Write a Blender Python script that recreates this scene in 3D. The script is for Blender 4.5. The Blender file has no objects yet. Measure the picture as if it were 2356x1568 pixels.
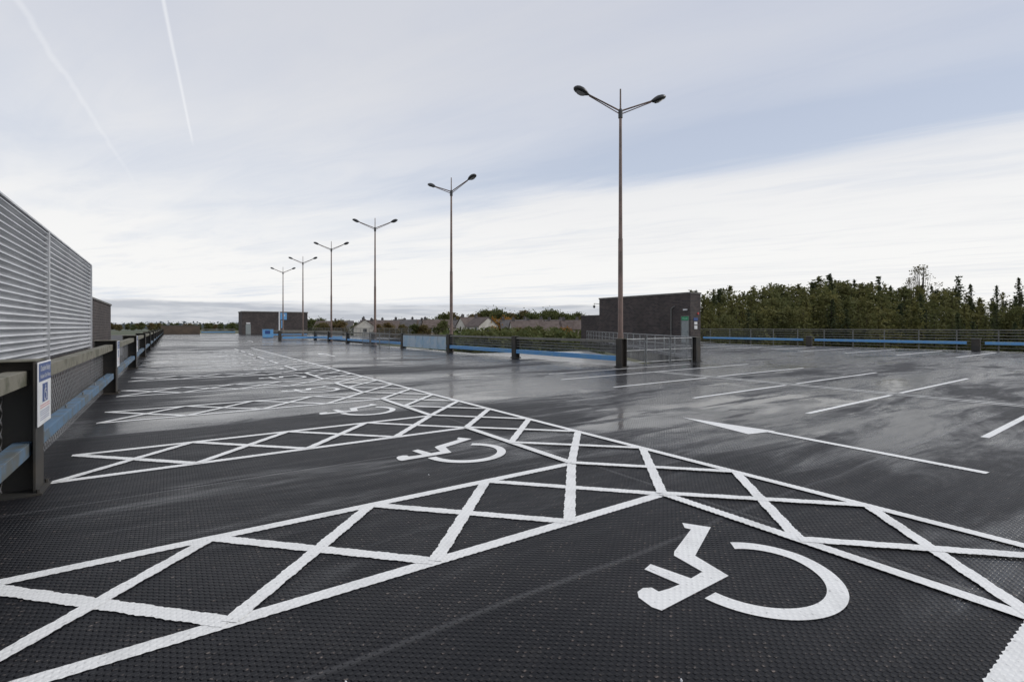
import bpy, math, random
import numpy as np
from mathutils import Vector, Matrix
random.seed(7); rng=np.random.default_rng(7)
S=bpy.context.scene
S.view_settings.view_transform='Standard'; S.view_settings.look='None'; S.view_settings.exposure=0
COL=S.collection
TH=math.radians(34.72); SN=math.sin(TH); CS=math.cos(TH)
CAMH=1.6

# ---------------------------------------------------------------- node helpers
class NT:
    def __init__(s,tree): s.t=tree; s.n=tree.nodes; s.l=tree.links
    def put(s,sock,v):
        if v is None: return
        if isinstance(v,bpy.types.NodeSocket): s.l.new(v,sock)
        else: sock.default_value=v
    def m(s,op,a,b=None,c=None,clamp=False):
        n=s.n.new('ShaderNodeMath'); n.operation=op; n.use_clamp=clamp
        s.put(n.inputs[0],a); s.put(n.inputs[1],b); s.put(n.inputs[2],c); return n.outputs[0]
    def ss(s,v,a,b,o0=0.0,o1=1.0):
        n=s.n.new('ShaderNodeMapRange'); n.interpolation_type='SMOOTHSTEP'
        s.put(n.inputs[0],v)
        if a>b: a,b,o0,o1=b,a,o1,o0
        n.inputs[1].default_value=a; n.inputs[2].default_value=b
        n.inputs[3].default_value=o0; n.inputs[4].default_value=o1; return n.outputs[0]
    def mix(s,f,a,b):
        n=s.n.new('ShaderNodeMix'); n.data_type='RGBA'
        s.put(n.inputs[0],f)
        for i,v in ((6,a),(7,b)):
            if isinstance(v,tuple) and len(v)==3: v=(*v,1)
            s.put(n.inputs[i],v)
        return n.outputs[2]
    def noise(s,vec,scale,detail=4,rough=.55,dist=0.0):
        n=s.n.new('ShaderNodeTexNoise'); s.put(n.inputs['Vector'],vec)
        n.inputs['Scale'].default_value=scale; n.inputs['Detail'].default_value=detail
        n.inputs['Roughness'].default_value=rough; n.inputs['Distortion'].default_value=dist
        return n.outputs[0]
    def white(s,v):
        n=s.n.new('ShaderNodeTexWhiteNoise'); n.noise_dimensions='1D'; s.put(n.inputs['W'],v); return n.outputs['Value']
    def comb(s,x,y,z=0.0):
        n=s.n.new('ShaderNodeCombineXYZ'); s.put(n.inputs[0],x); s.put(n.inputs[1],y); s.put(n.inputs[2],z); return n.outputs[0]
    def sep(s,v):
        n=s.n.new('ShaderNodeSeparateXYZ'); s.put(n.inputs[0],v); return n.outputs
    def dot(s,v,w):
        n=s.n.new('ShaderNodeVectorMath'); n.operation='DOT_PRODUCT'; s.put(n.inputs[0],v); n.inputs[1].default_value=w; return n.outputs['Value']
    def length(s,v):
        n=s.n.new('ShaderNodeVectorMath'); n.operation='LENGTH'; s.put(n.inputs[0],v); return n.outputs['Value']
    def bump(s,h,st,dist,normal=None):
        n=s.n.new('ShaderNodeBump'); s.put(n.inputs['Strength'],st); n.inputs['Distance'].default_value=dist
        s.put(n.inputs['Height'],h)
        if normal is not None: s.put(n.inputs['Normal'],normal)
        return n.outputs[0]
def newmat(name):
    m=bpy.data.materials.new(name); m.use_nodes=True
    k=NT(m.node_tree); b=k.n['Principled BSDF']; return m,k,b
def wpos(k): return k.n.new('ShaderNodeNewGeometry').outputs['Position']
def simple(name,c1,c2=None,rough=.6,metal=0,scale=6,bump=0,spec=.5,lo=.4,hi=.6):
    m,k,b=newmat(name)
    if c2 is None: c2=tuple(x*.7 for x in c1)
    p=wpos(k); n=k.noise(p,scale,6,.6)
    k.put(b.inputs['Base Color'],k.mix(k.ss(n,lo,hi),c1,c2))
    b.inputs['Roughness'].default_value=rough; b.inputs['Metallic'].default_value=metal
    b.inputs['Specular IOR Level'].default_value=spec
    if bump: k.put(b.inputs['Normal'],k.bump(k.noise(p,scale*8,4),.5,bump))
    return m

M={}
M['blue']=simple('blue_paint',(.12,.33,.64),(.19,.38,.56),.45,0,3,0,.4,.42,.72)
M['bluegrime']=simple('grimy_blue_paint',(.10,.18,.28),(.11,.12,.115),.6,0,2.5,.002,.35,.40,.64)
M['steel']=simple('dark_painted_steel',(.034,.034,.032),(.055,.048,.040),.6,0,2,0,.4)
M['moss']=simple('weathered_steel',(.15,.15,.135),(.20,.19,.165),.7,0,5,.002)
M['mossy']=simple('mossy_weathered_steel',(.20,.19,.155),(.11,.11,.08),.8,0,4,.002,.3,.42,.66)
M['galv']=simple('galvanised_steel',(.26,.27,.28),(.19,.20,.20),.45,.5,5)
M['greyrail']=simple('grey_green_rail',(.19,.19,.18),(.14,.14,.13),.6,.1,4)
M['pole']=simple('tarnished_lamp_pole',(.23,.16,.135),(.14,.105,.09),.45,.2,1.2)
M['lamp']=simple('dark_lamp_housing',(.028,.030,.033),(.04,.04,.04),.4)
M['lens']=simple('lamp_lens',(.25,.26,.27),(.2,.2,.2),.15)
M['clad']=simple('silver_cladding',(.56,.57,.59),(.47,.48,.50),.36,.35,.8)
M['cladgap']=simple('shadowed_steel_backing',(.20,.20,.21),(.16,.16,.17),.6,.2,2)
M['white']=simple('white_plastic',(.75,.76,.77),(.68,.69,.7),.4)
M['signblue']=simple('sign_blue',(.02,.06,.22),(.022,.065,.23),.35)
M['signred']=simple('sign_red',(.5,.05,.05),(.5,.06,.06),.4)
M['green']=simple('sign_green',(.0,.32,.13),(.0,.28,.11),.4)
M['door']=simple('grey_door',(.28,.31,.31),(.24,.27,.27),.5)
M['concrete']=simple('stained_concrete',(.14,.13,.115),(.06,.058,.05),.85,0,1.5,.003,.3)
M['ramp']=simple('wet_ramp_concrete',(.30,.295,.28),(.19,.185,.175),.3,0,.7,.003,.5)
M['cap']=simple('roof_coping',(.15,.14,.13),(.10,.095,.09),.6,0,2)
M['bluepanel']=simple('pale_blue_panel',(.28,.44,.58),(.42,.52,.60),.3,0,1.6)
M['bark']=simple('bark',(.07,.06,.05),(.04,.035,.03),.9,0,3,.01,.2)
M['render']=simple('cream_render',(.62,.59,.54),(.52,.49,.44),.9,0,.6)
M['render2']=simple('tan_brick_wall',(.28,.22,.17),(.34,.28,.23),.9,0,.8)
M['roofa']=simple('brown_roof_tiles',(.095,.070,.060),(.13,.10,.088),.8,0,.8)
M['roofb']=simple('grey_roof_tiles',(.11,.10,.10),(.08,.075,.075),.8,0,.8)
M['glass']=simple('window_glass',(.03,.035,.04),(.05,.05,.055),.08)
M['rooftop']=simple('felt_roof',(.09,.09,.09),(.05,.05,.05),.9,0,.4)

def brickmat(name,c1,c2,mor):
    m,k,b=newmat(name); p=k.sep(wpos(k))
    v=k.comb(k.m('ADD',p[0],p[1]),p[2])
    t=k.n.new('ShaderNodeTexBrick'); k.put(t.inputs['Vector'],v)
    t.inputs['Color1'].default_value=(*c1,1); t.inputs['Color2'].default_value=(*c2,1); t.inputs['Mortar'].default_value=(*mor,1)
    t.inputs['Scale'].default_value=1; t.inputs['Brick Width'].default_value=.34; t.inputs['Row Height'].default_value=.15
    t.inputs['Mortar Size'].default_value=.016; t.inputs['Bias'].default_value=-.1
    n=k.noise(wpos(k),.6,5)
    k.put(b.inputs['Base Color'],k.mix(k.ss(n,.35,.75,0,.45),t.outputs[0],(.030,.028,.028)))
    b.inputs['Roughness'].default_value=.85; b.inputs['Specular IOR Level'].default_value=.3
    k.put(b.inputs['Normal'],k.bump(t.outputs[1],-.4,.01)); return m
M['brick']=brickmat('dark_brown_brick',(.085,.066,.062),(.032,.029,.031),(.12,.11,.105))
M['brick2']=brickmat('weathered_brown_brick',(.12,.085,.06),(.08,.06,.045),(.14,.12,.1))

def meshmat(name,col,pitch,wire):
    m,k,b=newmat(name); p=k.sep(wpos(k))
    s=k.m('ADD',p[0],p[1])
    a=k.m('MULTIPLY',k.m('ADD',s,p[2]),1/pitch); c=k.m('MULTIPLY',k.m('SUBTRACT',s,p[2]),1/pitch)
    fa=k.m('ABSOLUTE',k.m('SUBTRACT',k.m('FRACT',a),.5)); fc=k.m('ABSOLUTE',k.m('SUBTRACT',k.m('FRACT',c),.5))
    mx=k.m('MAXIMUM',fa,fc); al=k.m('GREATER_THAN',mx,.5-wire)
    b.inputs['Base Color'].default_value=(*col,1); b.inputs['Roughness'].default_value=.5; b.inputs['Metallic'].default_value=.2
    k.put(b.inputs['Alpha'],al); return m
M['mesh']=meshmat('expanded_metal_mesh',(.30,.305,.315),.13,.11)
M['meshf']=meshmat('fine_wire_mesh',(.26,.27,.28),.10,.045)

def studs(k,p):
    a=k.m('SINE',k.m('MULTIPLY',p[0],2*math.pi/.056)); c=k.m('SINE',k.m('MULTIPLY',p[1],2*math.pi/.044))
    return k.ss(k.m('MULTIPLY',a,c),-.1,.75)
def deckmat():
    m,k,b=newmat('wet_studded_deck_membrane')
    P=wpos(k); p=k.sep(P)
    h=studs(k,p)
    n1=k.noise(k.comb(k.m('MULTIPLY',p[0],.11),k.m('MULTIPLY',p[1],.42),2.3),1.0,6,.60,.5)
    n2=k.noise(k.comb(k.m('MULTIPLY',p[0],.32),k.m('MULTIPLY',p[1],1.5),7.1),1.0,6,.68,.9)
    wob=k.m('MULTIPLY',k.noise(P,.35,3),.22)
    yy=k.m('MULTIPLY',k.m('ADD',k.m('ADD',p[1],wob),-2.5),1/3.5)
    slab=k.white(k.m('FLOOR',yy))
    reg=k.ss(k.m('ADD',p[0],k.m('MULTIPLY',p[1],.38)),3.4,11.5)
    w=k.m('ADD',k.m('MULTIPLY',n1,.54),k.m('MULTIPLY',n2,.46))
    w=k.m('ADD',w,k.m('MULTIPLY',reg,.11)); w=k.m('ADD',w,k.m('MULTIPLY',k.m('SUBTRACT',slab,.5),.09))
    wet=k.ss(w,.50,.65)
    n3=k.noise(k.comb(k.m('MULTIPLY',p[0],.9),k.m('MULTIPLY',p[1],7.0),1.1),1.0,5,.7)
    n4=k.noise(k.comb(k.m('MULTIPLY',p[0],.25),k.m('MULTIPLY',p[1],.50),9.7),1.0,5,.6,.6)
    pud=k.m('MULTIPLY',k.ss(n4,.52,.62),k.ss(wet,.3,.8))
    sp=k.noise(P,34,3,.7); big=k.noise(P,.8,4,.6); md=k.noise(P,5,4,.6)
    base=k.mix(k.ss(big,.35,.65),(.014,.015,.019),(.028,.028,.032))
    base=k.mix(k.ss(md,.5,.8,0,.5),base,(.050,.046,.045))
    worn=k.m('MULTIPLY',k.m('MULTIPLY',k.ss(sp,.54,.66),h),k.ss(md,.38,.58))
    base=k.mix(k.m('MULTIPLY',worn,.75),base,(.25,.205,.18))
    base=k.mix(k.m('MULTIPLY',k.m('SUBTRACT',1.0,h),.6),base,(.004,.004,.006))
    base=k.mix(k.m('MULTIPLY',wet,.6),base,(.008,.0085,.011))
    sy=k.m('MINIMUM',k.m('FRACT',yy),k.m('SUBTRACT',1.0,k.m('FRACT',yy)))
    xx=k.m('MULTIPLY',k.m('ADD',p[0],wob),1/8.3)
    sx=k.m('ABSOLUTE',k.m('SUBTRACT',k.m('FRACT',xx),.5))
    seam=k.m('MAXIMUM',k.ss(sy,.012,.0),k.ss(sx,.006,.0))
    base=k.mix(k.m('MULTIPLY',seam,.4),base,(.11,.11,.115))
    k.put(b.inputs['Base Color'],base)
    r=k.m('ADD',k.m('MULTIPLY',wet,-.34),.50)
    r=k.m('ADD',r,k.m('MULTIPLY',k.m('SUBTRACT',n3,.5),.32))
    r=k.m('MULTIPLY',r,k.m('ADD',k.m('MULTIPLY',pud,-.65),1.0),clamp=True)
    r=k.m('MAXIMUM',r,.05)
    k.put(b.inputs['Roughness'],r)
    k.put(b.inputs['Specular IOR Level'],k.m('ADD',k.m('MULTIPLY',wet,.40),.18))
    st=k.m('MULTIPLY',k.m('ADD',k.m('MULTIPLY',wet,-.70),1.0),k.m('ADD',k.m('MULTIPLY',pud,-.8),1.0))
    hh=k.m('ADD',h,k.m('MULTIPLY',seam,-.8))
    nb=k.bump(hh,st,.012)
    nb=k.bump(big,.2,.03,nb)
    k.put(b.inputs['Normal'],nb)
    return m
M['deck']=deckmat()
def paintmat():
    m,k,b=newmat('white_road_paint'); P=wpos(k); p=k.sep(P); h=studs(k,p)
    n=k.noise(P,3,5,.65); n2=k.noise(P,40,3,.6)
    c=k.mix(k.ss(n,.45,.8),(.88,.88,.86),(.68,.68,.66))
    c=k.mix(k.m('MULTIPLY',k.ss(n2,.60,.72),.55),c,(.28,.27,.26))
    c=k.mix(k.m('MULTIPLY',k.m('SUBTRACT',1.0,h),.13),c,(.42,.42,.42))
    k.put(b.inputs['Base Color'],c); b.inputs['Roughness'].default_value=.45
    k.put(b.inputs['Normal'],k.bump(h,.35,.005)); return m
M['paint']=paintmat()
def leafmat(name,c1,c2,c3):
    m,k,b=newmat(name); oi=k.n.new('ShaderNodeObjectInfo')
    n=k.noise(wpos(k),.45,4,.6)
    c=k.mix(k.ss(n,.38,.62),c1,c2)
    c=k.mix(k.m('MULTIPLY',oi.outputs['Random'],.6),c,c3)
    k.put(b.inputs['Base Color'],c); b.inputs['Roughness'].default_value=.8; b.inputs['Specular IOR Level'].default_value=.15
    tr=k.n.new('ShaderNodeBsdfTranslucent'); k.put(tr.inputs[0],c)
    mx=k.n.new('ShaderNodeMixShader'); mx.inputs[0].default_value=.3
    out=k.n['Material Output']; k.l.new(b.outputs[0],mx.inputs[1]); k.l.new(tr.outputs[0],mx.inputs[2]); k.l.new(mx.outputs[0],out.inputs[0])
    return m
M['spruce']=leafmat('spruce_needles',(.045,.060,.030),(.075,.090,.042),(.070,.078,.036))
M['larch']=leafmat('larch_needles',(.115,.120,.042),(.180,.165,.060),(.100,.115,.050))
M['leafg']=leafmat('green_leaves',(.075,.10,.035),(.13,.145,.055),(.11,.105,.04))
M['leafo']=leafmat('autumn_leaves',(.28,.14,.035),(.36,.22,.06),(.26,.17,.06))
M['leafb']=leafmat('russet_leaves',(.15,.10,.045),(.18,.14,.06),(.10,.10,.04))
M['haze']=leafmat('haze_tinted_foliage',(.09,.115,.125),(.13,.155,.17),(.12,.135,.15))  # bluish leaf colours carry the aerial haze of the far woodland
def grassmat():
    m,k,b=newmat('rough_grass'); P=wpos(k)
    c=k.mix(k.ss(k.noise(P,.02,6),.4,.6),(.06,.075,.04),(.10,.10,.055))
    c=k.mix(k.ss(k.length(P),350,1500,0,.95),c,(.19,.23,.28))  # aerial haze painted into the grass colour, stronger with distance
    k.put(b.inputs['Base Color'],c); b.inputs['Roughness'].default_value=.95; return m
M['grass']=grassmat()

# ---------------------------------------------------------------- mesh builder
class MB:
    def __init__(s): s.v=[]; s.f=[]
    def box(s,a,b):
        x0,y0,z0=a; x1,y1,z1=b; i=len(s.v)
        s.v+=[(x0,y0,z0),(x1,y0,z0),(x1,y1,z0),(x0,y1,z0),(x0,y0,z1),(x1,y0,z1),(x1,y1,z1),(x0,y1,z1)]
        s.f+=[(i,i+3,i+2,i+1),(i+4,i+5,i+6,i+7),(i,i+1,i+5,i+4),(i+1,i+2,i+6,i+5),(i+2,i+3,i+7,i+6),(i+3,i,i+4,i+7)]; return s
    def cyl(s,p,q,r0,r1=None,n=8,cap=True):
        r1=r0 if r1 is None else r1
        p=Vector(p);q=Vector(q);d=(q-p).normalized()
        u=d.orthogonal().normalized(); w=d.cross(u); i=len(s.v)
        for c,r in ((p,r0),(q,r1)):
            for j in range(n):
                a=2*math.pi*j/n; s.v.append(tuple(c+(u*math.cos(a)+w*math.sin(a))*r))
        for j in range(n): s.f.append((i+j,i+(j+1)%n,i+n+(j+1)%n,i+n+j))
        if cap: s.f.append(tuple(i+j for j in range(n-1,-1,-1))); s.f.append(tuple(i+n+j for j in range(n)))
        return s
    def poly(s,pts):
        i=len(s.v); s.v+=[tuple(p) for p in pts]; s.f.append(tuple(range(i,i+len(pts)))); return s
    def prism(s,prof,y0,y1):
        i=len(s.v); n=len(prof)
        s.v+=[(x,y0,z) for x,z in prof]+[(x,y1,z) for x,z in prof]
        for j in range(n): s.f.append((i+j,i+(j+1)%n,i+n+(j+1)%n,i+n+j))
        s.f.append(tuple(i+j for j in range(n-1,-1,-1))); s.f.append(tuple(i+n+j for j in range(n))); return s
    def obj(s,name,mat,parent=None,bevel=0,smooth=False):
        me=bpy.data.meshes.new(name); me.from_pydata(s.v,[],s.f); me.update()
        me.materials.append(M[mat] if isinstance(mat,str) else mat)
        o=bpy.data.objects.new(name,me); COL.objects.link(o)
        if parent: o.parent=parent
        if bevel:
            b=o.modifiers.new('bevel','BEVEL'); b.width=bevel; b.segments=2; b.limit_method='ANGLE'
        if smooth: me.polygons.foreach_set('use_smooth',[True]*len(me.polygons))
        return o
def tag(o,label,cat,group=None,kind=None):
    o['label']=label; o['category']=cat
    if group: o['group']=group
    if kind: o['kind']=kind
    return o
def root(name,loc=(0,0,0),rz=0):
    o=bpy.data.objects.new(name,None); o.empty_display_size=.3; o.location=loc; o.rotation_euler=(0,0,rz); COL.objects.link(o); return o
def dup(src,loc,rz=0,scale=None):
    c=src.copy(); COL.objects.link(c); c.location=loc; c.rotation_euler=(0,0,rz)
    if scale: c.scale=scale
    for ch in src.children:
        cc=ch.copy(); COL.objects.link(cc); cc.parent=c
        for g in ch.children:
            gg=g.copy(); COL.objects.link(gg); gg.parent=cc
    return c
def bear(px,d):
    t=(px-1178)/1137
    return (d*(SN+CS*t), d*(CS-SN*t))

# ---------------------------------------------------------------- deck & ground
DZ=-.7
outline=[(-1.75,-8),(44.9,-8),(44.9,30.6),(47.5,30.6),(47.5,47),(43.2,47),(20.6,14.3),(15.2,14.3),(15.2,64.6),(27.8,64.6),(27.8,136.6),(-1.75,136.6)]
mb=MB(); n=len(outline)
mb.v=[(x,y,0) for x,y in outline]+[(x,y,DZ) for x,y in outline]
mb.f=[tuple(range(n)),tuple(range(2*n-1,n-1,-1))]+[(j,n+j,n+(j+1)%n,(j+1)%n) for j in range(n)]
deck=mb.obj('parking_deck','deck'); tag(deck,'wet dark studded rooftop car park deck','car park deck',kind='structure')
mb=MB(); mb.v=[(15.3,14.5,-.75),(20.6,14.5,-.75),(36,38,-.9),(30,63,-2.2),(15.3,63,-2.2)]; mb.f=[(0,1,2,3,4)]
r=mb.obj('ramp','ramp'); tag(r,'wet concrete ramp descending below the deck','ramp',kind='structure')

def gz(x,y):
    d=math.hypot(x,y)
    def s(a,b):
        t=min(1,max(0,(d-a)/(b-a))); return t*t*(3-2*t)
    z=-9+5.6*s(112,152)+2.4*s(260,600)
    z+= (9+7*math.sin(x*.0013+1)+4*math.sin(y*.0021+.4*x*.001))*s(1500,3800)
    return z
g=[math.sinh(t)*60 for t in np.linspace(-5.3,5.3,100)]
V=[(x,y,gz(x,y)) for y in g for x in g]; N=len(g)
F=[(j*N+i,j*N+i+1,(j+1)*N+i+1,(j+1)*N+i) for j in range(N-1) for i in range(N-1)]
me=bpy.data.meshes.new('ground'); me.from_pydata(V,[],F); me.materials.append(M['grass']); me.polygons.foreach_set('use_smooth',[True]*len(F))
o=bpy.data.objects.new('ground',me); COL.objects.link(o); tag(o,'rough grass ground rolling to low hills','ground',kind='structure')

# ---------------------------------------------------------------- markings
def strip(mb,p,q,w,z,fine=True):
    p=Vector((p[0],p[1],0)); q=Vector((q[0],q[1],0)); L=(q-p).length; d=(q-p)/L; nrm=Vector((-d.y,d.x,0))
    near=min(p.length,q.length)<11 and fine
    n=max(1,int(L/.022)) if near else max(1,int(L/1.5)); i=len(mb.v)
    for j in range(n+1):
        c=p+d*(L*j/n)
        for sgn in (-1,1):
            e=c+nrm*(sgn*w/2)
            off=0
            if near:
                off=.006*math.sin(e.x*2*math.pi/.056)*math.sin(e.y*2*math.pi/.044)+random.uniform(-.002,.002)
            e=e+nrm*sgn*off
            mb.v.append((e.x,e.y,z))
    for j in range(n):
        a=i+2*j; mb.f.append((a,a+2,a+3,a+1))
X0,X1,X2=-.97,3.88,5.12
nodesX=[3.88,2.70,1.49,.265,-.97]
W=.105
for k in range(-1,10):
    ya=3.07+3.8*k; yb=ya+1.3; mb=MB()
    strip(mb,(X0-.03,ya),(X1+.04,ya),W,.004); strip(mb,(X0-.03,yb),(X1+.04,yb),W,.004)
    for a,b in zip(nodesX[:-1],nodesX[1:]):
        strip(mb,(a,ya),(b,yb),W*.95,.006); strip(mb,(a,yb),(b,ya),W*.95,.008)
    o=mb.obj('hatched_bay_marking','paint'); tag(o,'white cross-hatched access strip painted between disabled bays','road marking','hatched strips between disabled bays')
mb=MB()
strip(mb,(X2,-1.6),(X2,42.4),W,.0105)
ys=[]
for k in range(-1,10):
    b=3.07+3.8*k; ys+=[b,b+1.3,b+2.55]
    strip(mb,(X1,b+1.3),(X1,b+3.8),W,.0115)
for a,b in zip(ys[:-1],ys[1:]):
    strip(mb,(X1,a),(X2,b),W*.95,.0125); strip(mb,(X2,a),(X1,b),W*.95,.0145)
o=mb.obj('hatched_walkway_marking','paint'); tag(o,'long white cross-hatched walkway strip along the disabled bays','road marking')
FIG=[(2.953,1.817),(2.281,1.809),(2.262,1.864),(2.279,1.974),(2.321,2.020),(2.384,2.031),(2.432,2.004),(2.43,1.949),(2.51,1.935),(2.605,1.93),(2.575,2.182),(2.666,2.207),(2.727,1.935),(2.86,1.945),(2.90,2.196),(2.956,2.235),(3.386,2.404),(3.37,2.45),(3.44,2.524),(3.553,2.339),(3.02,2.110)]
def symbol(mb,fx,z):
    mb.poly([fx(x,y,z) for x,y in FIG])
    A=[math.radians(a) for a in np.linspace(181,408,46)]; nA=len(A)
    def R(a): return .525-.07*max(0,(math.degrees(a)-350)/58)**1.3
    ring=[(3.115+R(a)*math.cos(a),1.755+R(a)*math.sin(a)) for a in A]+[(3.115+(R(a)-.112)*math.cos(a),1.755+(R(a)-.112)*math.sin(a)) for a in reversed(A)]
    i=len(mb.v); mb.v+=[fx(x,y,z+.001) for x,y in ring]
    for j in range(nA-1): mb.f.append((i+j,i+j+1,i+2*nA-2-j,i+2*nA-1-j))
mb=MB(); symbol(mb,lambda x,y,z:(x,y,z),.004)
sym=mb.obj('wheelchair_symbol_marking','paint'); tag(sym,'white wheelchair symbol painted in a disabled bay','road marking','wheelchair symbols in the disabled bays')
for k in range(1,10): dup(sym,(0,3.8*k,0))
def line(p,q,w=.1,z=.004,name='parking_bay_line',label='white painted line dividing parking bays',group='white parking bay lines'):
    mb=MB(); strip(mb,p,q,w,z); o=mb.obj(name,'paint'); tag(o,label,'road marking',group); return o
for j in range(16): line((-.6,46+4.8*j),(4.4,46+4.8*j),.14)
for y in (-.4,1.98,4.4,6.82,9.25):
    line((9.7,y),(13.95,y+.07),.095); line((14.55,y+.08),(20.4,y+.15),.095)
line((14.16,11.6),(14.0,-3),.06,.0065,'bay_centre_line','thin white line between back-to-back bays',None)
line((14.42,11.6),(14.26,-3),.06,.0065,'bay_centre_line','thin white line between back-to-back bays',None)
line((9.8,11.5),(20.5,11.7),.09); line((10.6,13.1),(18.5,13.2),.08)
for j in range(10): line((34.0,2.8+2.62*j),(42.4,2.9+2.62*j),.13)
line((25.9,6.2),(26.0,-4),.08,.0065,'bay_centre_line','thin white line between back-to-back bays',None)
for yy in (3.98,30,62):
    mb=MB(); mb.poly([(7.46,yy+1.49,.004),(7.10,yy+.07,.004),(7.42,yy,.004),(7.64,yy-.05,.004)]); strip(mb,(7.53,yy-.01),(7.36,yy-2.5),.12,.005)
    o=mb.obj('direction_arrow_marking','paint'); tag(o,'white painted traffic arrow on the wet deck','road marking','traffic arrows on the deck')
mb=MB(); hd=[(.007*math.cos(a)*random.uniform(.7,1.2),.007*math.sin(a)*random.uniform(.7,1.2)) for a in np.linspace(0,5.2,6)]
mb.v=[(x,y,0.003) for x,y in hd]+[(x*.5,y*.5,.012) for x,y in hd]; mb.f=[(0,1,7,6),(1,2,8,7),(2,3,9,8),(3,4,10,9),(4,5,11,10),(5,0,6,11),(6,7,8,9,10,11)]
gr=mb.obj('pebble','white'); tag(gr,'tiny pale stone chip lying on the deck','pebble','pale stone chips on the deck')
gr.location=(-.28,4.3,0)
for x,y in ((.65,2.25),(1.9,1.4),(2.3,4.9),(1.1,1.2)): dup(gr,(x,y,0),x*3)

# ---------------------------------------------------------------- barriers
def hpost(H,w,dp,label,mat='steel'):
    r=root('barrier_post'); tag(r,label,'barrier post','steel posts carrying the crash barriers')
    mb=MB(); t=.022
    mb.box((-w/2,0,0),(w/2,t,H)).box((-w/2,dp-t,0),(w/2,dp,H)).box((-t/2,t,0),(t/2,dp-t,H-.004))
    mb.obj('column',mat,r,.004)
    mb=MB(); mb.box((-w/2-.05,-.05,.0),(w/2+.05,dp+.05,.02))
    for sx in (-1,1):
        for yy in (-.02,dp+.02): mb.cyl((sx*(w/2+.02),yy,.02),(sx*(w/2+.02),yy,.055),.016,n=6)
    mb.obj('base_plate','steel',r)
    mb=MB(); mb.box((-w/2-.006,-.006,H+.001),(w/2+.006,dp+.006,H+.012)); mb.obj('cap_plate','mossy',r)
    return r
def chan(x0,x1,y0,y1,z0,z1,t=.012):
    return MB().box((x0,y0,z0),(x1,y0+t,z1)).box((x0,y0+t,z1-t),(x1,y1,z1)).box((x0,y0+t,z0),(x1,y1,z0+t))
def span(L,label,group,topmat='mossy',bluemat='blue',mesh='mesh',ztop=1.18,mids=(),panel=None,zm=(.02,1.0),bl=(.28,.5),brk=False,tt=.17,g=.18):
    r=root('crash_barrier'); tag(r,label,'crash barrier',group)
    chan(g,L-g,.07,.22,ztop-tt,ztop).obj('top_rail',topmat,r,.004)
    chan(g,L-g,.05,.19,bl[0],bl[1]).obj('guard_rail',bluemat,r,.006)
    if brk:
        for j in range(5):
            x=g+.8+j*1.6
            MB().cyl((x,.12,bl[1]+.001),(x,.12,bl[1]+.045),.013,n=6).obj('bolt','galv',r)
    for z in mids:
        MB().cyl((g,.12,z),(L-g,.12,z),.024,n=6).obj('middle_rail','greyrail',r)
    if mesh:
        mb=MB(); mb.v=[(g,.26,zm[0]),(L-g,.26,zm[0]),(L-g,.26,zm[1]),(g,.26,zm[1])]; mb.f=[(0,1,2,3)]; mb.obj('mesh_panel',mesh,r)
    if panel:
        for j in range(int(L/1.2)):
            a=g+.1+j*1.2
            mb=MB(); mb.box((a,.02,.12),(min(a+1.14,L-g),.035,.97)); mb.obj('infill_panel','bluepanel',r)
    return r
R90=math.radians(90)
postL=hpost(1.27,.36,.42,'dark steel H-section post at the deck edge')
postL.location=(-1.05,6.65,0); postL.rotation_euler=(0,0,R90)
LP=[6.65+8.7*i for i in range(15)]
for y in LP[1:]: dup(postL,(-1.05,y,0),R90)
spL=span(8.7,'weathered steel top rail with grimy blue guard rail and mesh','barriers along the deck edge',bluemat='bluegrime',bl=(.36,.49),brk=True,tt=.14,g=.02,zm=(.02,1.03))
spL.location=(-1.05,6.65,0); spL.rotation_euler=(0,0,R90)
dup(spL,(-1.05,6.65-8.7,0),R90)
for y in LP[1:]: dup(spL,(-1.05,y,0),R90)
mb=MB(); mb.box((-1.75,-8,.0),(-1.5,136,.10)); o=mb.obj('edge_kerb','concrete'); tag(o,'low stained concrete upstand along the deck edge','kerb',kind='structure')
postC=hpost(1.13,.32,.3,'dark steel H-section post beside the ramp opening')
CY=[13.75,21.1,28.5,36.2,43.5,50.7,57.8,64.3]
postC.location=(14.7,CY[0],0); postC.rotation_euler=(0,0,-R90)
for y in CY[1:]: dup(postC,(14.7,y,0),-R90)
for i,(a,b) in enumerate(zip(CY[:-1],CY[1:])):
    if i==2:
        s=span(b-a,'barrier faced with pale blue sheet panels','barriers around the ramp opening','moss',mesh=None,ztop=1.08,mids=(.84,.70),panel=True,bl=(.27,.43),tt=.11)
    else:
        s=span(b-a,'grey steel barrier with bright blue guard rail','barriers around the ramp opening','moss',mesh='meshf',ztop=1.08,mids=(.86,.73,.60),zm=(.05,.9),bl=(.24,.44),tt=.11)
    s.location=(14.7,b,0); s.rotation_euler=(0,0,-R90)
s=span(7.4,'grey steel barrier with rusty stained blue guard rail','barriers around the ramp opening','moss',mesh='meshf',ztop=1.12,mids=(.8,.65),bl=(.2,.45)); s.location=(10.9,64.1,0)
dup(postC,(10.8,64.0,0),0)
def galvspan(L,label,group):
    r=root('galvanised_railing'); tag(r,label,'railing',group)
    nP=max(1,round(L/1.9)); w=L/nP
    for j in range(nP):
        a=j*w+.06; b=(j+1)*w-.06; mb=MB()
        for p,q in (((a,0,0),(a,0,1.12)),((b,0,0),(b,0,1.12)),((a,0,1.1),(b,0,1.1)),((a,0,.12),(b,0,.12)),((a,0,.62),(b,0,.62))): mb.cyl(p,q,.022,n=8)
        f=mb.obj('tube_frame','galv',r)
        mb=MB(); mb.v=[(a+.02,.01,.14),(b-.02,.01,.14),(b-.02,.01,1.08),(a+.02,.01,1.08)]; mb.f=[(0,1,2,3)]; mb.obj('wire_mesh_infill','meshf',f)
    return r
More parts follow.
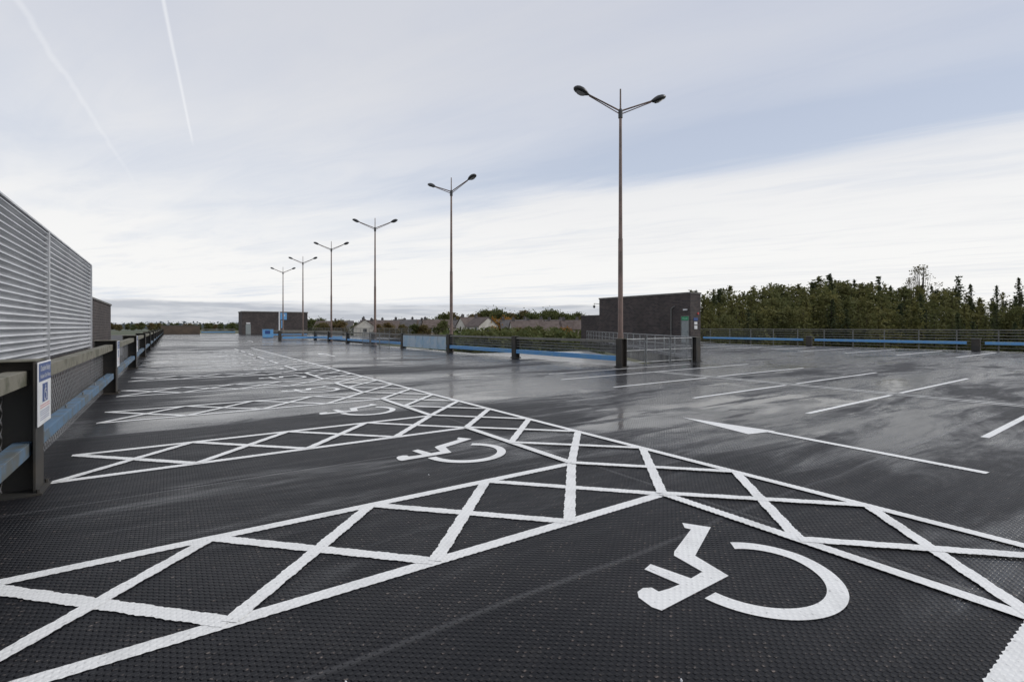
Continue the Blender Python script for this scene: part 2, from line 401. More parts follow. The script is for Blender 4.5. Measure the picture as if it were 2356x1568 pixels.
s=galvspan(4.9,'galvanised tube railing with wire mesh infill','galvanised railings around the ramp'); s.location=(14.95,14.0,0)
dup(postC,(20.15,13.9,0),0)
dx,dy=43.2-20.6,46.2-14.3; LD=math.hypot(dx,dy); an=math.atan2(dy,dx)
gs=galvspan(LD/5,'galvanised tube railing with wire mesh infill','galvanised railings around the ramp')
gs.location=(20.9,14.3,0); gs.rotation_euler=(0,0,an)
for j in range(1,5): dup(gs,(20.9+dx*j/5,14.3+dy*j/5,0),an)
g2=galvspan(6.5,'galvanised gate railing standing beside the ramp barrier','galvanised railings around the ramp'); g2.location=(13.9,36.6,0); g2.rotation_euler=(0,0,R90)

XR=44.3
def rfence(L):
    r=root('perimeter_railing'); tag(r,'tall steel perimeter railing with horizontal bars','railing','perimeter railings along the deck edge')
    for z in (.22,.42,.62,.82,1.02,1.22):
        MB().cyl((0,.3,z),(L,.3,z),.026,n=6).obj('horizontal_bar','moss',r)
    MB().box((0,.27,1.36),(L,.33,1.43)).obj('handrail','moss',r,.01)
    n=int(L/2.1)
    for j in range(n):
        x=(j+.5)*L/n; MB().box((x-.03,.32,0),(x+.03,.37,1.35)).obj('stanchion','greyrail',r)
    chan(.45,L-.45,.02,.14,.44,.63).obj('guard_rail','blue',r,.006)
    return r
rf=rfence(10.5); rf.location=(XR,30.5,0); rf.rotation_euler=(0,0,-R90)
for y in (20,9.5,-1): dup(rf,(XR,y,0),-R90)
def stub(loc):
    r=root('barrier_stub_post'); tag(r,'squat dark steel post holding the blue guard rail','barrier post','squat posts on the perimeter'); r.location=loc; r.rotation_euler=(0,0,-R90)
    mb=MB(); mb.box((-.22,-.03,0),(.22,.22,.8)); mb.obj('casing','steel',r,.02)
    mb=MB(); mb.box((-.26,-.07,.8),(.26,.25,.86)); mb.obj('cap_plate','greyrail',r,.01); return r
st=stub((XR,20,0)); dup(st,(XR,9.5,0),-R90); dup(st,(XR,-1,0),-R90)
rf2=span(7.3,'grey steel barrier with bright blue guard rail','barriers at the far end of the deck','moss',mesh='meshf',ztop=1.15,mids=(.8,)); rf2.location=(5.9,136.1,0)
e=rfence(11.9); e.location=(27.4,136,0); e.rotation_euler=(0,0,-R90)
for j in range(1,6): dup(e,(27.4,136-11.9*j,0),-R90)

# ---------------------------------------------------------------- street lamps
def lamp(loc,rz):
    r=root('street_lamp',loc,rz); tag(r,'tall tarnished steel lamp post with two angled lamp heads','street lamp','row of twin-headed street lamps')
    mb=MB(); mb.cyl((0,0,0),(0,0,1.3),.125,.12,14,False); mb.cyl((0,0,1.3),(0,0,5.2),.105,.092,14); mb.cyl((0,0,5.2),(0,0,10.4),.080,.055,14); mb.cyl((0,0,10.4),(0,0,11.3),.036,.03,10)
    mb.cyl((0,0,0),(0,0,.03),.2,.2,14)
    mb.obj('pole','pole',r)
    mb=MB(); mb.cyl((0,0,10.12),(0,0,10.42),.09,.09,12); mb.cyl((0,0,10.42),(0,0,10.5),.09,.045,12)
    mb.obj('collar','lamp',r)
    for s in (-1,1):
        mb=MB(); mb.cyl((0,0,10.40),(s*1.40,0,10.95),.034,.030,8); mb.cyl((0,0,10.27),(s*1.36,0,10.89),.022,.020,8)
        mb.obj('arm','pole',r)
        mb=MB(); st=[(0,.045,.045),(.06,.08,.08),(.16,.16,.13),(.30,.215,.17),(.46,.225,.165),(.58,.19,.13),(.66,.12,.08),(.70,.03,.03)]
        n=14
        for d,wy,wz in st:
            for j in range(n):
                a=2*math.pi*j/n; yy=wy*math.cos(a); zz=wz*math.sin(a)
                if zz<0: zz*=.5
                mb.v.append((s*(1.36+d*.92),yy,10.93+d*.30+zz))
        for i in range(len(st)-1):
            for j in range(n):
                mb.f.append((i*n+j,i*n+(j+1)%n,(i+1)*n+(j+1)%n,(i+1)*n+j))
        mb.f.append(tuple(range(n))); mb.f.append(tuple((len(st)-1)*n+j for j in range(n)))
        hd=mb.obj('lamp_head','lamp',r,smooth=True)
        mb=MB()
        for (d,w,o_) in ((.20,.10,.080),(.32,.155,.094),(.46,.155,.090),(.57,.10,.070)):
            for yy in (-w,w): mb.v.append((s*(1.36+d*.92),yy,10.93+d*.30-o_))
        mb.f=[(0,2,3,1),(2,4,5,3),(4,6,7,5)]; mb.obj('lens','lens',hd)
    return r
VR=math.atan2(-SN,CS)
rots=[VR+math.radians(12),VR+math.radians(-33),VR+math.radians(2),VR,VR-.02,VR+.03]
l0=lamp((15.12,14.05,0),rots[0])
for i in range(1,6): c=dup(l0,(15.05,14.15+14.5*i,0),rots[i])

# ---------------------------------------------------------------- left building
XW=-3.2
b=root('clad_building'); tag(b,'neighbouring building clad in silver horizontal louvres','building')
mb=MB(); mb.box((-9,-6,-9.5),(XW-.12,31.9,4.6)); mb.obj('wall','cladgap',b)
mb=MB(); mb.box((XW-.119,-6,-9.5),(XW-.02,31.9,.55)); mb.obj('plinth','brick',b)
def louvre(y0,y1):
    z0=.58; n=23; pitch=(4.64-z0)/n; q=pitch/.169
    prof=[(XW-.125,z0)]
    for j in range(n):
        z=z0+j*pitch
        prof+=[(XW-.10,z+.004),(XW-.095,z+.045*q),(XW-.01,z+.066*q),(XW+.014,z+.086*q),(XW+.0,z+.125*q),(XW-.055,z+.152*q),(XW-.095,z+.164*q)]
    prof+=[(XW-.09,4.64),(XW-.125,4.64)]
    MB().prism(prof,y0,y1).obj('louvre_cladding','clad',b)
for y0,y1 in ((-6,.4),(.5,10.9),(11.0,21.4),(21.5,31.85)): louvre(y0,y1)
for y in (.45,10.95,21.45): MB().box((XW-.1,y-.05,.58),(XW+.045,y+.05,4.64)).obj('cover_strip','clad',b)
MB().box((XW-.11,31.85,.5),(XW+.05,31.98,4.64)).obj('corner_strip','clad',b)
mb=MB(); mb.box((-9.1,-6,4.642),(XW+.03,32.0,4.70)); mb.obj('coping','clad',b,.01)
b=root('brick_plant_building'); tag(b,'plain dark brown brick building beyond the louvred wall','building')
mb=MB(); mb.box((-8,32.05,-9.5),(XW,42,3.0)); mb.obj('wall','brick',b)
mb=MB(); mb.box((-8.05,32.05,3.003),(XW+.05,42.05,3.1)); mb.obj('coping','cap',b)
b=root('low_neighbour_building'); tag(b,'low flat-roofed building next to the car park','building')
mb=MB(); mb.box((-60,42.2,-9.5),(-2.4,150,-.6)); mb.obj('wall','brick2',b)
mb=MB(); mb.box((-60.05,42.3,-.597),(-2.35,150.05,-.3)); mb.obj('roof','rooftop',b)
w=root('brick_parapet_wall'); tag(w,'low weathered brown brick wall closing the deck end','wall')
mb=MB(); mb.box((-1.6,135.8,.0),(5.8,136.2,1.9)); mb.obj('wall','brick2',w)
mb=MB(); mb.box((-1.65,135.75,1.903),(5.85,136.25,2.0)); mb.obj('coping','cap',w)

# stair building
b=root('stair_tower_building'); tag(b,'dark brick stair tower building with grey door on the deck','building')
XB=43.6; Yn=31.0
pr=[(XB,Yn),(XB+1.7,Yn),(XB+1.7,36),(XB+5,36),(XB+5,44.0),(XB,44.0)]; n=len(pr)
mb=MB(); mb.v=[(x,y,0.0) for x,y in pr]+[(x,y,5.0) for x,y in pr]; mb.f=[tuple(range(n,2*n))]+[(j,(j+1)%n,n+(j+1)%n,n+j) for j in range(n)]
mb.obj('wall','brick',b)
pr2=[(XB-.06,Yn-.06),(XB+1.76,Yn-.06),(XB+1.76,36),(XB+5.06,36),(XB+5.06,44.06),(XB-.06,44.06)]
mb=MB(); mb.v=[(x,y,5.003) for x,y in pr2]+[(x,y,5.17) for x,y in pr2]; mb.f=[tuple(range(n-1,-1,-1)),tuple(range(n,2*n))]+[(j,(j+1)%n,n+(j+1)%n,n+j) for j in range(n)]
mb.obj('coping','cap',b)
mb=MB(); mb.box((XB+.3,44.07,0),(XB+5,47.6,3.0)); mb.obj('annex_wall','brick',b)
mb=MB(); mb.box((XB+.25,44.08,3.003),(XB+5.05,47.65,3.1)); mb.obj('annex_coping','cap',b)
DY=31.2; DW=.85
dr=MB().box((XB-.05,DY,.02),(XB-.01,DY+DW,2.25)).obj('door','door',b,.004)
mb=MB(); mb.cyl((XB-.1,DY+.1,1.0),(XB-.1,DY+.1,1.25),.02,n=8); mb.box((XB-.1,DY+.09,1.0),(XB-.05,DY+.11,1.02)); mb.obj('handle','galv',dr)
mb=MB(); mb.box((XB-.07,DY-.07,0),(XB-.005,DY-.005,2.75)).box((XB-.07,DY+DW+.005,0),(XB-.005,DY+DW+.07,2.75)).box((XB-.07,DY-.005,2.68),(XB-.005,DY+DW+.005,2.75)).box((XB-.07,DY-.005,2.255),(XB-.005,DY+DW+.005,2.31)); mb.obj('door_frame','greyrail',dr)
MB().box((XB-.04,DY,2.315),(XB-.012,DY+DW,2.675)).obj('exit_sign','green',b)
mb=MB(); mb.cyl((XB-.1,33.3,0),(XB-.1,33.3,3.5),.06,n=10); mb.cyl((XB-.1,33.3,3.5),(XB-.1,33.0,3.72),.06,n=10); mb.cyl((XB-.1,33.0,3.72),(XB+.02,32.95,3.75),.06,n=10); mb.obj('downpipe','greyrail',b)
MB().box((XB-.16,31.35,3.3),(XB-.01,31.8,3.45)).obj('wall_light','white',b)
MB().cyl((XB+1.2,Yn,3.0),(XB+1.2,Yn-.08,3.0),.12,n=12).obj('alarm_bell','signred',b)
def wsign(x0,x1,z0,z1,mat,name,label):
    o=MB().box((x0,Yn-.03,z0),(x1,Yn-.004,z1)).obj(name,mat); tag(o,label,'sign'); return o
wsign(XB+.5,XB+1.2,2.25,2.55,'signblue','wall_sign','small blue sign fixed beside the stair door')
wsign(XB+.6,XB+1.1,1.85,2.15,'white','wall_sign','small white notice fixed beside the stair door')
wsign(XB+.6,XB+1.1,1.4,1.75,'white','wall_sign','small white notice fixed beside the stair door')
def text(body,size,mat,name,parent=None,loc=(0,0,0),mtx=None,align='CENTER'):
    cu=bpy.data.curves.new(name,'FONT'); cu.body=body; cu.size=size; cu.align_x=align; cu.align_y='CENTER'
    t=bpy.data.objects.new(name,cu); COL.objects.link(t); bpy.context.view_layer.update()
    me=bpy.data.meshes.new_from_object(t); bpy.data.objects.remove(t)
    me.materials.clear(); me.materials.append(M[mat])
    if mtx is not None: me.transform(mtx)
    o=bpy.data.objects.new(name,me); COL.objects.link(o); o.location=loc
    if parent: o.parent=parent
    return o
mtxW=Matrix(((0,0,-1,0),(-1,0,0,0),(0,1,0,0),(0,0,0,1)))
t=text('Fire exit',.18,'white','exit_lettering',b,(XB-.045,DY+DW/2,2.49),mtxW)
c=root('security_camera',(XB+.4,44.2,0)); tag(c,'security camera hanging on a bracket from the brick corner','security camera')
mb=MB(); mb.cyl((0,0,4.45),(-.1,1.0,4.55),.035,n=8); mb.cyl((-.1,1.0,4.6),(-.1,1.0,4.3),.03,n=8); mb.obj('bracket','galv',c)
mb=MB(); mb.cyl((-.1,1.0,4.3),(-.1,1.0,4.12),.14,.15,12); mb.cyl((-.1,1.0,4.12),(-.1,1.0,3.98),.15,.06,12); mb.obj('camera_housing','lamp',c,smooth=True)
b=root('far_stair_building'); tag(b,'flat-roofed dark brick stair building at the deck end','building')
mb=MB(); mb.box((13.2,124,0),(26.9,131,4.9)); mb.obj('wall','brick',b)
mb=MB(); mb.box((13.1,123.9,4.903),(27.0,131.1,5.15)); mb.obj('coping','cap',b)
MB().box((13.9,123.95,.03),(14.9,123.995,2.2)).obj('door','door',b)
MB().box((14.0,123.94,2.3),(14.8,123.99,2.6)).obj('door_sign','white',b)
c=root('ticket_machine',(12.6,84,0)); tag(c,'blue ticket cabinet standing on the deck','ticket machine')
mb=MB(); mb.box((-.9,-.4,.0),(.55,.4,1.25)); mb.obj('cabinet','blue',c,.04)
mb=MB(); mb.box((-.95,-.45,1.255),(.6,.45,1.32)); mb.obj('lid','bluegrime',c,.02)
mb=MB(); mb.box((-.6,-.42,.55),(.1,-.405,1.05)); mb.obj('display','signblue',c)
c=root('payment_sign_post',(15.9,95,0)); tag(c,'white post with blue projecting parking signs','sign post')
mb=MB(); mb.cyl((0,0,0),(0,0,4.3),.12,n=10); mb.obj('pole','white',c)
mb=MB(); mb.box((.15,-.12,2.9),(1.2,.05,4.1)); mb.obj('sign_panel','blue',c,.02)
mb=MB(); mb.box((.3,-.05,1.4),(.7,.1,2.8)); mb.obj('lower_panel','blue',c,.02)
text('P',.9,'white','lettering',c,(.68,-.125,3.5),Matrix.Rotation(math.radians(90),4,'X'))
s=span(5.5,'grey steel barrier with bright blue guard rail','barriers around the ramp opening','moss',mesh='meshf',ztop=1.1,mids=(.8,),bl=(.27,.5)); s.location=(13.3,86,0)

# ---------------------------------------------------------------- disabled badge signs
def badge_sign(loc):
    r=root('disabled_parking_sign',loc); tag(r,'white and blue disabled badge notice on a steel post','sign','disabled badge signs on the barrier posts')
    MB().box((-.012,-.3,.64),(0,.3,1.26)).obj('sign_plate','white',r,.004)
    MB().box((.0,-.28,1.07),(.002,.28,1.245)).obj('header_panel','signblue',r)
    mt=Matrix(((0,0,1,0),(1,0,0,0),(0,1,0,0),(0,0,0,1)))
    text('Disabled Badge',.074,'white','header_lettering',r,(.004,0,1.195),mt)
    text('Holders Only Please',.058,'white','header_lettering',r,(.004,0,1.118),mt)
    MB().box((.0,-.12,.86),(.002,.12,1.04)).obj('symbol_panel','signblue',r)
    mb=MB(); sc=.115
    symbol(mb,lambda x,y,z:(.0035+z*.1,(y-1.85)*sc,.95-(x-2.92)*sc),.004); mb.obj('wheelchair_symbol','white',r)
    for z in (.83,.808): MB().box((0,-.22,z),(.0015,.22,z+.006)).obj('red_line','signred',r)
    for z in (.775,.755,.735,.71,.69): MB().box((0,-.22,z),(.0015,.2,z+.005)).obj('small_print','signblue',r)
    return r
sg=badge_sign((-1.03,6.76,0)); dup(sg,(-1.03,15.45,0)); dup(sg,(-1.03,24.1,0))

# ---------------------------------------------------------------- vegetation
def leafmesh(name,C,size,mat,flat=.0,aspect=1.0):
    n=len(C); C=np.asarray(C)
    a=rng.normal(size=(n,3)); b_=rng.normal(size=(n,3))
    if flat: a[:,2]*=(1-flat); b_[:,2]*=(1-flat)
    a/=np.linalg.norm(a,axis=1)[:,None]
    b_-= (b_*a).sum(1)[:,None]*a; b_/=np.linalg.norm(b_,axis=1)[:,None]
    s=(size*(.55+.9*rng.random(n)))[:,None]
    v=np.empty((n,4,3)); v[:,0]=C-a*s; v[:,1]=C-b_*s*.5*aspect; v[:,2]=C+a*s; v[:,3]=C+b_*s*.5*aspect
    me=bpy.data.meshes.new(name); me.from_pydata(v.reshape(-1,3).tolist(),[],(np.arange(n*4).reshape(n,4)).tolist())
    me.materials.append(M[mat]); return me
def conifer(H,R,mat,dens=1.0,droop=.25,low=.05,step=.017,ls=1.0,pw=.72):
    r=root('pine_tree')
    mb=MB(); mb.cyl((0,0,0),(0,0,H*.98),.02*H*.6,.02,7); mb.obj('trunk','bark',r)
    C=[];Sz=[]; z=H*low; lean=random.uniform(-.3,.3); ph=random.uniform(0,6)
    while z<H*.99:
        t=z/H; L=R*(1-t)**pw*(.82+.18*math.sin(z*2.1+ph)); nb=int((7+6*(1-t))*dens)+1
        for j in range(nb):
            if random.random()<.12: continue
            an=random.uniform(0,6.283); l=L*random.uniform(.5,1.25)*(1+.2*math.sin(an*2+z*.5+ph))
            m=max(2,int(l/.36))
            for q in range(m):
                f=(q+.6)/m; rr=l*f
                zz=z+ (.25*l*f if t>.8 else 0) - droop*l*f*f + random.uniform(-.18,.18)
                C.append((rr*math.cos(an)+random.uniform(-.2,.2)*f+lean*t*t,rr*math.sin(an)+random.uniform(-.2,.2)*f,zz)); Sz.append((.22+.12*(1-f))*ls)
        z+=H*step+.12*random.random()
    for j in range(4): C.append((lean,0,H*(.95+.012*j))); Sz.append(.15)
    me=leafmesh('crown',C,np.array(Sz),mat,.2,.9); o=bpy.data.objects.new('crown',me); COL.objects.link(o); o.parent=r
    return r
def broad(name,H,R,mat,nl=2600,ncl=26,leaf=.32,low=.25,sparse=.9,br=2):
    r=root(name); mb=MB(); mb.cyl((0,0,0),(0,0,H*.45),.03*H*.5,.02*H*.5,8)
    cl=[]
    for j in range(ncl):
        u=random.uniform(low,.97); an=random.uniform(0,6.283); prof=math.sin(math.pi*min(1,max(.05,(u-low+.12)/(1.1-low))))**.6
        rr=R*prof*math.sqrt(random.random()); cl.append((rr*math.cos(an),rr*math.sin(an),H*u))
    for c in cl[::br]:
        z0=H*.25+.35*max(0,c[2]-H*.25)*.6
        mb.cyl((0,0,z0),c,.009*H*.4,.015,5,False)
    mb.cyl((0,0,H*.45),(0,0,H*.9),.02*H*.5,.02,7)
    mb.obj('trunk','bark',r)
    C=[]
    for i in range(nl):
        c=cl[random.randrange(ncl)]; s=R*.26*sparse; C.append((c[0]+random.gauss(0,s),c[1]+random.gauss(0,s),c[2]+random.gauss(0,s*.7)))
    C=[c for c in C if c[2]>H*low*.5]
    me=leafmesh('crown',C,leaf,mat,.1,1.2); o=bpy.data.objects.new('crown',me); COL.objects.link(o); o.parent=r
    return r
lib={}
lib['sp']=[conifer(18,3.6,'spruce'),conifer(19,3.2,'spruce',.9,.35),conifer(17,4.2,'spruce',.85,.3,.05,.024)]
lib['la']=[conifer(17,4.0,'larch',.95,.05,.04,.017,1.05,.45),conifer(16,3.7,'larch',.9,-.05,.04,.018,1.05,.5),conifer(18,3.8,'larch',.9,.15,.04,.019,1.05,.52),broad('larch_tree',17,3.4,'larch',4600,56,.24,.05,.8)]
lib['bd']=[broad('broadleaf_tree',11,4.2,'leafg',2400,26,.42),broad('broadleaf_tree',11,3.8,'leafb',2200,24,.42)]
lib['au']=[broad('autumn_tree',8,3.0,'leafo',1800,20,.35,.2)]
lib['bu']=[broad('shrub',6,3.2,'leafg',2200,24,.3,.05),broad('shrub',6,3.4,'leafg',2000,20,.3,.05)]
lib['bare']=[broad('bare_tree',22,3.0,'leafb',750,60,.15,.5,.45,1)]
H0={'sp':(18,19,17),'la':(17,16,18,17.3),'bd':(11,11),'au':(8,),'bu':(6,6),'bare':(22,)}
LBL={'sp':('dark spruce tree with drooping layered branches','conifer tree','spruces and larches in the wood'),
 'la':('yellow-green larch turning autumn colour in a plantation','larch tree','spruces and larches in the wood'),
 'bd':('rounded broadleaf tree near the houses','tree','trees among the houses'),
 'au':('orange autumn-leaved tree beside the houses','tree','trees among the houses'),
 'bu':('bushy green shrub growing below the deck','shrub','shrubs below the deck'),
 'bare':('tall thin-leaved tree rising above the plantation','tree','spruces and larches in the wood')}
used=set()
NM={'sp':'spruce_tree','la':'larch_tree','bd':'broadleaf_tree','au':'autumn_tree','bu':'shrub','bare':'thin_leaved_tree'}
def plant(kind,px,d,ytop,i=None,wide=1.0):
    i=random.randrange(len(lib[kind])) if i is None else i
    x,y=bear(px,d); zg=gz(x,y)-.1; zt=1.6+(752-ytop)*d/1137; s=(zt-zg)/H0[kind][i]
    ws=s*wide*random.uniform(.85,1.2)
    src=lib[kind][i]; rz=random.uniform(0,6.28)
    if (kind,i) in used: o=dup(src,(x,y,zg),rz,(ws,ws,s))
    else:
        used.add((kind,i)); o=src; o.location=(x,y,zg); o.rotation_euler=(0,0,rz); o.scale=(ws,ws,s)
    o.name=NM[kind]; a,b_,c_=LBL[kind]; tag(o,a,b_,c_); return o
prof=[(1560,670),(1700,662),(1760,660),(1830,654),(1880,642),(1920,640),(1960,654),(2020,647),(2060,656),(2100,650),(2150,652),(2200,656),(2245,688),(2290,676),(2330,682),(2380,657),(2480,642)]
def ytop(px):
    return float(np.interp(px,[p[0] for p in prof],[p[1] for p in prof]))
for row,(d0,off,stp) in enumerate(((72,48,27),(79,30,26),(88,14,25),(100,3,24),(114,0,25))):
    px=1588 if row>1 else 1630
    while px<2480:
        kind='la' if random.random()<(.88 if row<3 else .78) else 'sp'
        if px>2230 and random.random()<.5: kind='sp'
        plant(kind,px+random.uniform(-8,8),d0+random.uniform(-4,4),ytop(px)+off+random.uniform(-9,12),wide=1.15 )
        px+=stp*random.uniform(.75,1.25)
for px,yt in ((1912,628),(1965,642),(2022,630),(2205,630),(2236,652),(2294,656),(2345,638),(1655,660)): plant('sp',px,98,yt,wide=1.1)
plant('bare',2122,98,604,wide=1.0); plant('bare',2098,106,632,wide=.8)
for px,d,yt in ((1022,205,724),(1040,215,720),(1055,230,728)): plant('bd',px,d,yt)
px=1085
while px<1345: plant('bd',px+random.uniform(-5,5),275+random.uniform(-15,15),719+random.uniform(-5,8)+max(0,(px-1290)*.12)); px+=15
px=720
while px<1350:
    plant('bd',px+random.uniform(-6,6),320+random.uniform(-20,30),739+random.uniform(-5,5)); px+=20
px=252
while px<560: plant('bd',px+random.uniform(-5,5),400+random.uniform(-30,30),745+random.uniform(-2.5,2)); px+=13
for px,d,yt in ((1134,168,732),(1161,185,729),(1174,195,733),(1345,190,738),(905,235,738),(1260,168,748),(1300,152,753)): plant('au',px,d,yt)
for px,d,yt in ((745,190,743),(775,200,738),(786,190,741),(735,200,746),(1335,180,737),(1318,190,740),(893,180,743),(1018,160,740),(926,170,747),(955,172,748),(975,172,748),(872,175,747),(1195,150,754),(1216,150,753),(1238,146,753),(1280,150,755),(1165,150,755),(822,180,748)): plant('bd',px,d,yt)
px=1050
while px<1350: plant('bu',px,112+random.uniform(-5,5),768+random.uniform(-5,5),wide=1.0); px+=16
px=1085
while px<1300: plant('bu',px,98+random.uniform(-6,6),771+random.uniform(-6,4)); px+=22
for kd,l in lib.items():
    for i,o in enumerate(l):
        if (kd,i) not in used:
            for ch in list(o.children): bpy.data.objects.remove(ch)
            bpy.data.objects.remove(o)
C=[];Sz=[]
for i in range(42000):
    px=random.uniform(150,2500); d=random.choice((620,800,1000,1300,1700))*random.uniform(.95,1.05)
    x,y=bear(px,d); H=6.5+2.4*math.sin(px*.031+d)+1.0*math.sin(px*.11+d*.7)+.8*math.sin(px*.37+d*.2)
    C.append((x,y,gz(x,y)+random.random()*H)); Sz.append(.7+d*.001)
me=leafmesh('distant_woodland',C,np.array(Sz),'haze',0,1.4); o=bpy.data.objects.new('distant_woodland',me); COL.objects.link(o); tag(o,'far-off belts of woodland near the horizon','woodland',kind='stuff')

# houses
def house(wm,rm,Lx=9,W_=7.5,E=5.0,Rg=7.8):
    r=root('house')
    mb=MB(); prof_=[(-W_/2,0),(W_/2,0),(W_/2,E),(0,Rg-.15),(-W_/2,E)]
    mb.prism([(x,z) for x,z in prof_],-Lx/2,Lx/2); mb.obj('wall',wm,r)
    mb=MB(); o_=.35
    sl=(Rg-E)/(W_/2)
    for s in (-1,1):
        a=[(0,Rg),(s*(W_/2+o_),E-o_*sl),(s*(W_/2+o_),E-o_*sl+.16),(0,Rg+.18)]
        mb.prism([(x,z) for x,z in a],-Lx/2-.25,Lx/2+.25)
    rf_=mb.obj('roof',rm,r)
    mb=MB(); mb.box((-.35,Lx/2-1.3,Rg-.4),(.35,Lx/2-.4,Rg+1.1)); mb.cyl((0,Lx/2-.85,Rg+1.1),(0,Lx/2-.85,Rg+1.4),.13,n=8); mb.obj('chimney','roofb',rf_)
    for s in (-1,1):
        for yy in (-Lx*.28,Lx*.25):
            for zz in (1.0,3.3):
                a=sorted((s*(W_/2+.02),s*(W_/2+.06)))
                wdw=MB().box((a[0],yy-.75,zz),(a[1],yy+.75,zz+1.2)).obj('window','glass',r)
                b2=sorted((s*(W_/2+.062),s*(W_/2+.10))); mb=MB()
                for q in ((yy-.8,yy-.7),(yy+.7,yy+.8),(yy-.04,yy+.04)): mb.box((b2[0],q[0],zz-.05),(b2[1],q[1],zz+1.25))
                for q in ((zz-.12,zz-.052),(zz+1.252,zz+1.32)): mb.box((b2[0],yy-.8,q[0]),(b2[1],yy+.8,q[1]))
                mb.obj('frame','white',wdw)
        a=sorted((s*(W_/2+.02),s*(W_/2+.07))); MB().box((a[0],-.5,0),(a[1],.5,2.1)).obj('door','roofa',r)
    for s in (-1,1):
        a=sorted((s*(Lx/2+.02),s*(Lx/2+.06))); MB().box((-.6,a[0],3.3),(.6,a[1],4.5)).obj('window','glass',r)
    return r
hs=[house('render','roofa'),house('render','roofb'),house('render2','roofa',11)]
hl=['cream rendered house with brown tiled gable roof','cream rendered house with grey tiled gable roof','tan brick terraced house with brown tiled roof']
hu=set()
for (px,d,t,rz,dz) in ((838,180,0,20,.0),(858,190,1,100,-.3),(906,205,2,95,0),(932,198,1,95,0.2),(950,210,2,60,0),(970,200,0,100,.3),(992,195,1,95,-.4),(1006,190,2,110,0),
    (1086,178,0,120,1.2),(1108,168,0,35,.8),(1068,195,1,100,0),(1148,180,2,100,-.3),(1182,170,1,95,-.6),(1206,164,0,100,-1.2),(1226,175,0,50,-.3),(1246,166,2,95,-1.6),(1268,178,1,100,-.4),(1288,168,0,75,-.9),(1306,178,1,40,-.6),(1328,168,2,95,-.9),(1350,178,0,100,-.5),(750,240,0,90,.2),(790,235,1,100,.2),(884,188,2,100,-.8)):
    x,y=bear(px,d); L=(x,y,gz(x,y)-.1+dz*.6); rr=math.radians(rz-34.7)
    if t in hu: o=dup(hs[t],L,rr)
    else: hu.add(t); o=hs[t]; o.location=L; o.rotation_euler=(0,0,rr)
    tag(o,hl[t],'house','houses beyond the car park')

# ---------------------------------------------------------------- world
Wd=bpy.data.worlds.new('World'); S.world=Wd; Wd.use_nodes=True
k=NT(Wd.node_tree); k.n.clear()
SE,SA=math.radians(36),math.radians(120)
sky=k.n.new('ShaderNodeTexSky'); sky.sky_type='NISHITA'; sky.sun_disc=False; sky.sun_elevation=SE; sky.sun_rotation=SA
D=k.n.new('ShaderNodeTexCoord').outputs['Generated']
z=k.sep(D)[2]; zz=k.m('MAXIMUM',z,.012)
a=k.m('DIVIDE',k.dot(D,(CS,-SN,0)),zz); b=k.m('DIVIDE',k.dot(D,(SN,CS,0)),zz)
s=k.m('SUBTRACT',k.m('MULTIPLY',a,.834),k.m('MULTIPLY',b,.551)); t=k.m('ADD',k.m('MULTIPLY',a,.551),k.m('MULTIPLY',b,.834))
nA=k.noise(k.comb(k.m('MULTIPLY',s,.26),k.m('MULTIPLY',t,.85),3.1),1.0,7,.56,.6)
nB=k.noise(k.comb(k.m('MULTIPLY',s,.12),k.m('MULTIPLY',t,.40),8.3),1.0,3,.5,.5)
nC=k.noise(k.comb(k.m('MULTIPLY',s,.8),k.m('MULTIPLY',t,2.8),5.3),1.0,6,.60,1.0)
te=k.m('ADD',t,k.m('MULTIPLY',k.m('SUBTRACT',nA,.5),.8))
te=k.m('ADD',te,k.m('MULTIPLY',k.m('SUBTRACT',nC,.5),.25))
edge=k.m('MULTIPLY',k.ss(te,2.95,3.55),k.ss(s,-4.8,-1.5))
band=k.m('MULTIPLY',k.m('MULTIPLY',k.ss(te,1.9,2.8),k.ss(te,3.5,3.0)),k.ss(s,-4.0,-.5))
den=k.m('ADD',k.m('MULTIPLY',k.m('SUBTRACT',nA,.5),1.2),k.m('MULTIPLY',k.m('SUBTRACT',nB,.5),1.7))
den=k.m('ADD',den,k.m('MULTIPLY',k.m('SUBTRACT',nC,.5),.42))
den=k.m('ADD',den,.65)
den=k.m('ADD',den,k.m('MULTIPLY',edge,.30)); den=k.m('SUBTRACT',den,k.m('MULTIPLY',band,.27))
den=k.m('ADD',den,k.ss(z,.30,.05,0,.32))
den=k.m('MINIMUM',k.m('MAXIMUM',den,.10),1.0)
ccol=k.mix(k.ss(z,.55,.08),(.62,.64,.70),(.90,.895,.885))
soft=k.ss(k.m('ADD',k.m('MULTIPLY',nC,.45),k.m('MULTIPLY',nB,.55)),.56,.38)
ccol=k.mix(k.m('MULTIPLY',soft,.34),ccol,(.68,.70,.75))
thin=k.mix(k.ss(z,.6,.05),(.45,.50,.635),(.56,.64,.77))
col=k.mix(den,thin,ccol)
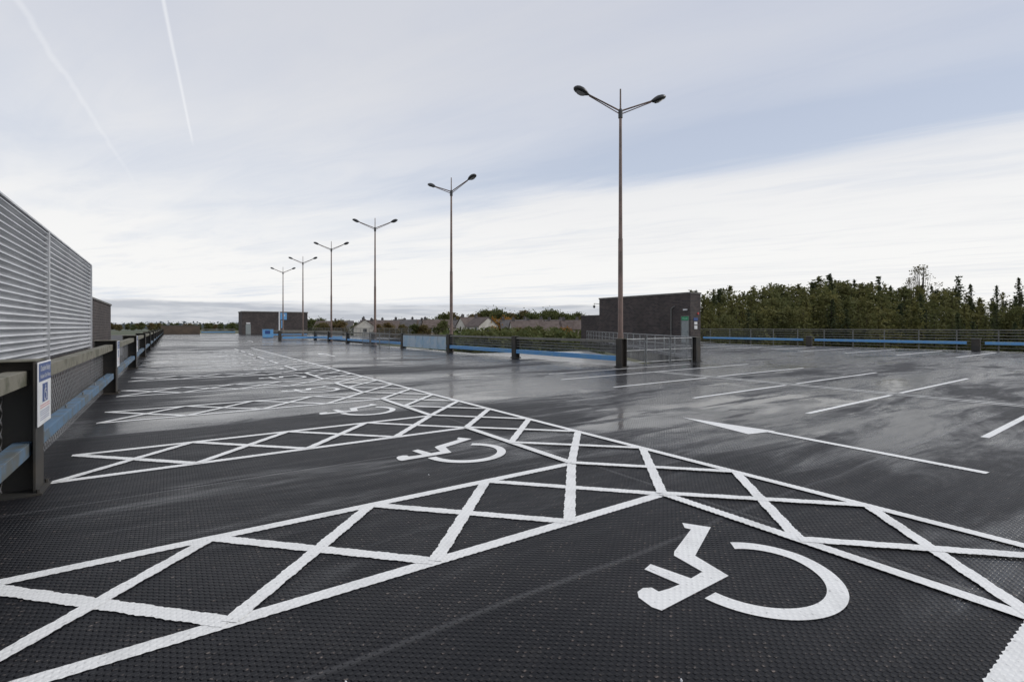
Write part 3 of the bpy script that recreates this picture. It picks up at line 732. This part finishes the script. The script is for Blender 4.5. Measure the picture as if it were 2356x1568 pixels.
def contrail(col,A,B,w,amt,fs,e0):
    dx,dy=B[0]-A[0],B[1]-A[1]; L=math.hypot(dx,dy); dx/=L; dy/=L
    pa=k.m('SUBTRACT',a,A[0]); pb=k.m('SUBTRACT',b,A[1])
    tt=k.m('ADD',k.m('MULTIPLY',pa,dx),k.m('MULTIPLY',pb,dy))
    dd=k.m('ABSOLUTE',k.m('ADD',k.m('SUBTRACT',k.m('MULTIPLY',pa,dy),k.m('MULTIPLY',pb,dx)),k.m('MULTIPLY',k.m('SUBTRACT',nC,.5),fs)))
    m_=k.m('MULTIPLY',k.ss(dd,w,w*.05),k.ss(tt,L*1.0,L*e0))
    m_=k.m('MULTIPLY',m_,k.ss(tt,-2.0,-1.0)); m_=k.m('MULTIPLY',m_,k.ss(b,.2,.8))
    return k.mix(k.m('MULTIPLY',m_,amt),col,(.90,.91,.93))
col=contrail(col,(-1.068,1.512),(-1.79,2.78),.009,.48,.006,.8)
col=contrail(col,(-1.513,1.512),(-2.97,4.03),.018,.24,.05,.2)
az=k.m('DIVIDE',k.dot(D,(CS,-SN,0)),k.m('MAXIMUM',k.dot(D,(SN,CS,0)),.1))
nb=k.noise(k.comb(k.m('MULTIPLY',az,6),k.m('MULTIPLY',z,70),1.0),1.0,5,.6)
zb=k.m('ADD',z,k.m('MULTIPLY',k.m('SUBTRACT',nb,.5),.012))
bank=k.m('MULTIPLY',k.ss(zb,.047,.040),k.ss(az,.50,.1))
bc=k.mix(k.ss(nb,.38,.62),(.42,.45,.51),(.62,.64,.68))
col=k.mix(k.m('MULTIPLY',bank,.85),col,bc)
bg1=k.n.new('ShaderNodeBackground'); k.put(bg1.inputs[0],sky.outputs[0]); bg1.inputs[1].default_value=.09
bg2=k.n.new('ShaderNodeBackground'); k.put(bg2.inputs[0],col); bg2.inputs[1].default_value=1.06
mx=k.n.new('ShaderNodeMixShader'); k.put(mx.inputs[0],k.ss(den,.0,.6,.86,.97)); k.l.new(bg1.outputs[0],mx.inputs[1]); k.l.new(bg2.outputs[0],mx.inputs[2])
ow=k.n.new('ShaderNodeOutputWorld'); k.l.new(mx.outputs[0],ow.inputs[0])
sl=bpy.data.lights.new('sun','SUN'); sl.energy=1.5; sl.angle=math.radians(12); sl.color=(1,.96,.9)
so=bpy.data.objects.new('sun',sl); COL.objects.link(so)
dv=Vector((math.sin(SA)*math.cos(SE),math.cos(SA)*math.cos(SE),math.sin(SE)))
so.rotation_euler=dv.to_track_quat('Z','Y').to_euler()
cam=bpy.data.cameras.new('camera'); cam.lens=17.37; cam.sensor_width=36; cam.shift_y=-32/2356; cam.clip_end=20000; cam.clip_start=.05
co=bpy.data.objects.new('camera',cam); COL.objects.link(co); co.location=(0,0,CAMH); co.rotation_euler=(math.radians(90),0,-TH)
S.camera=co
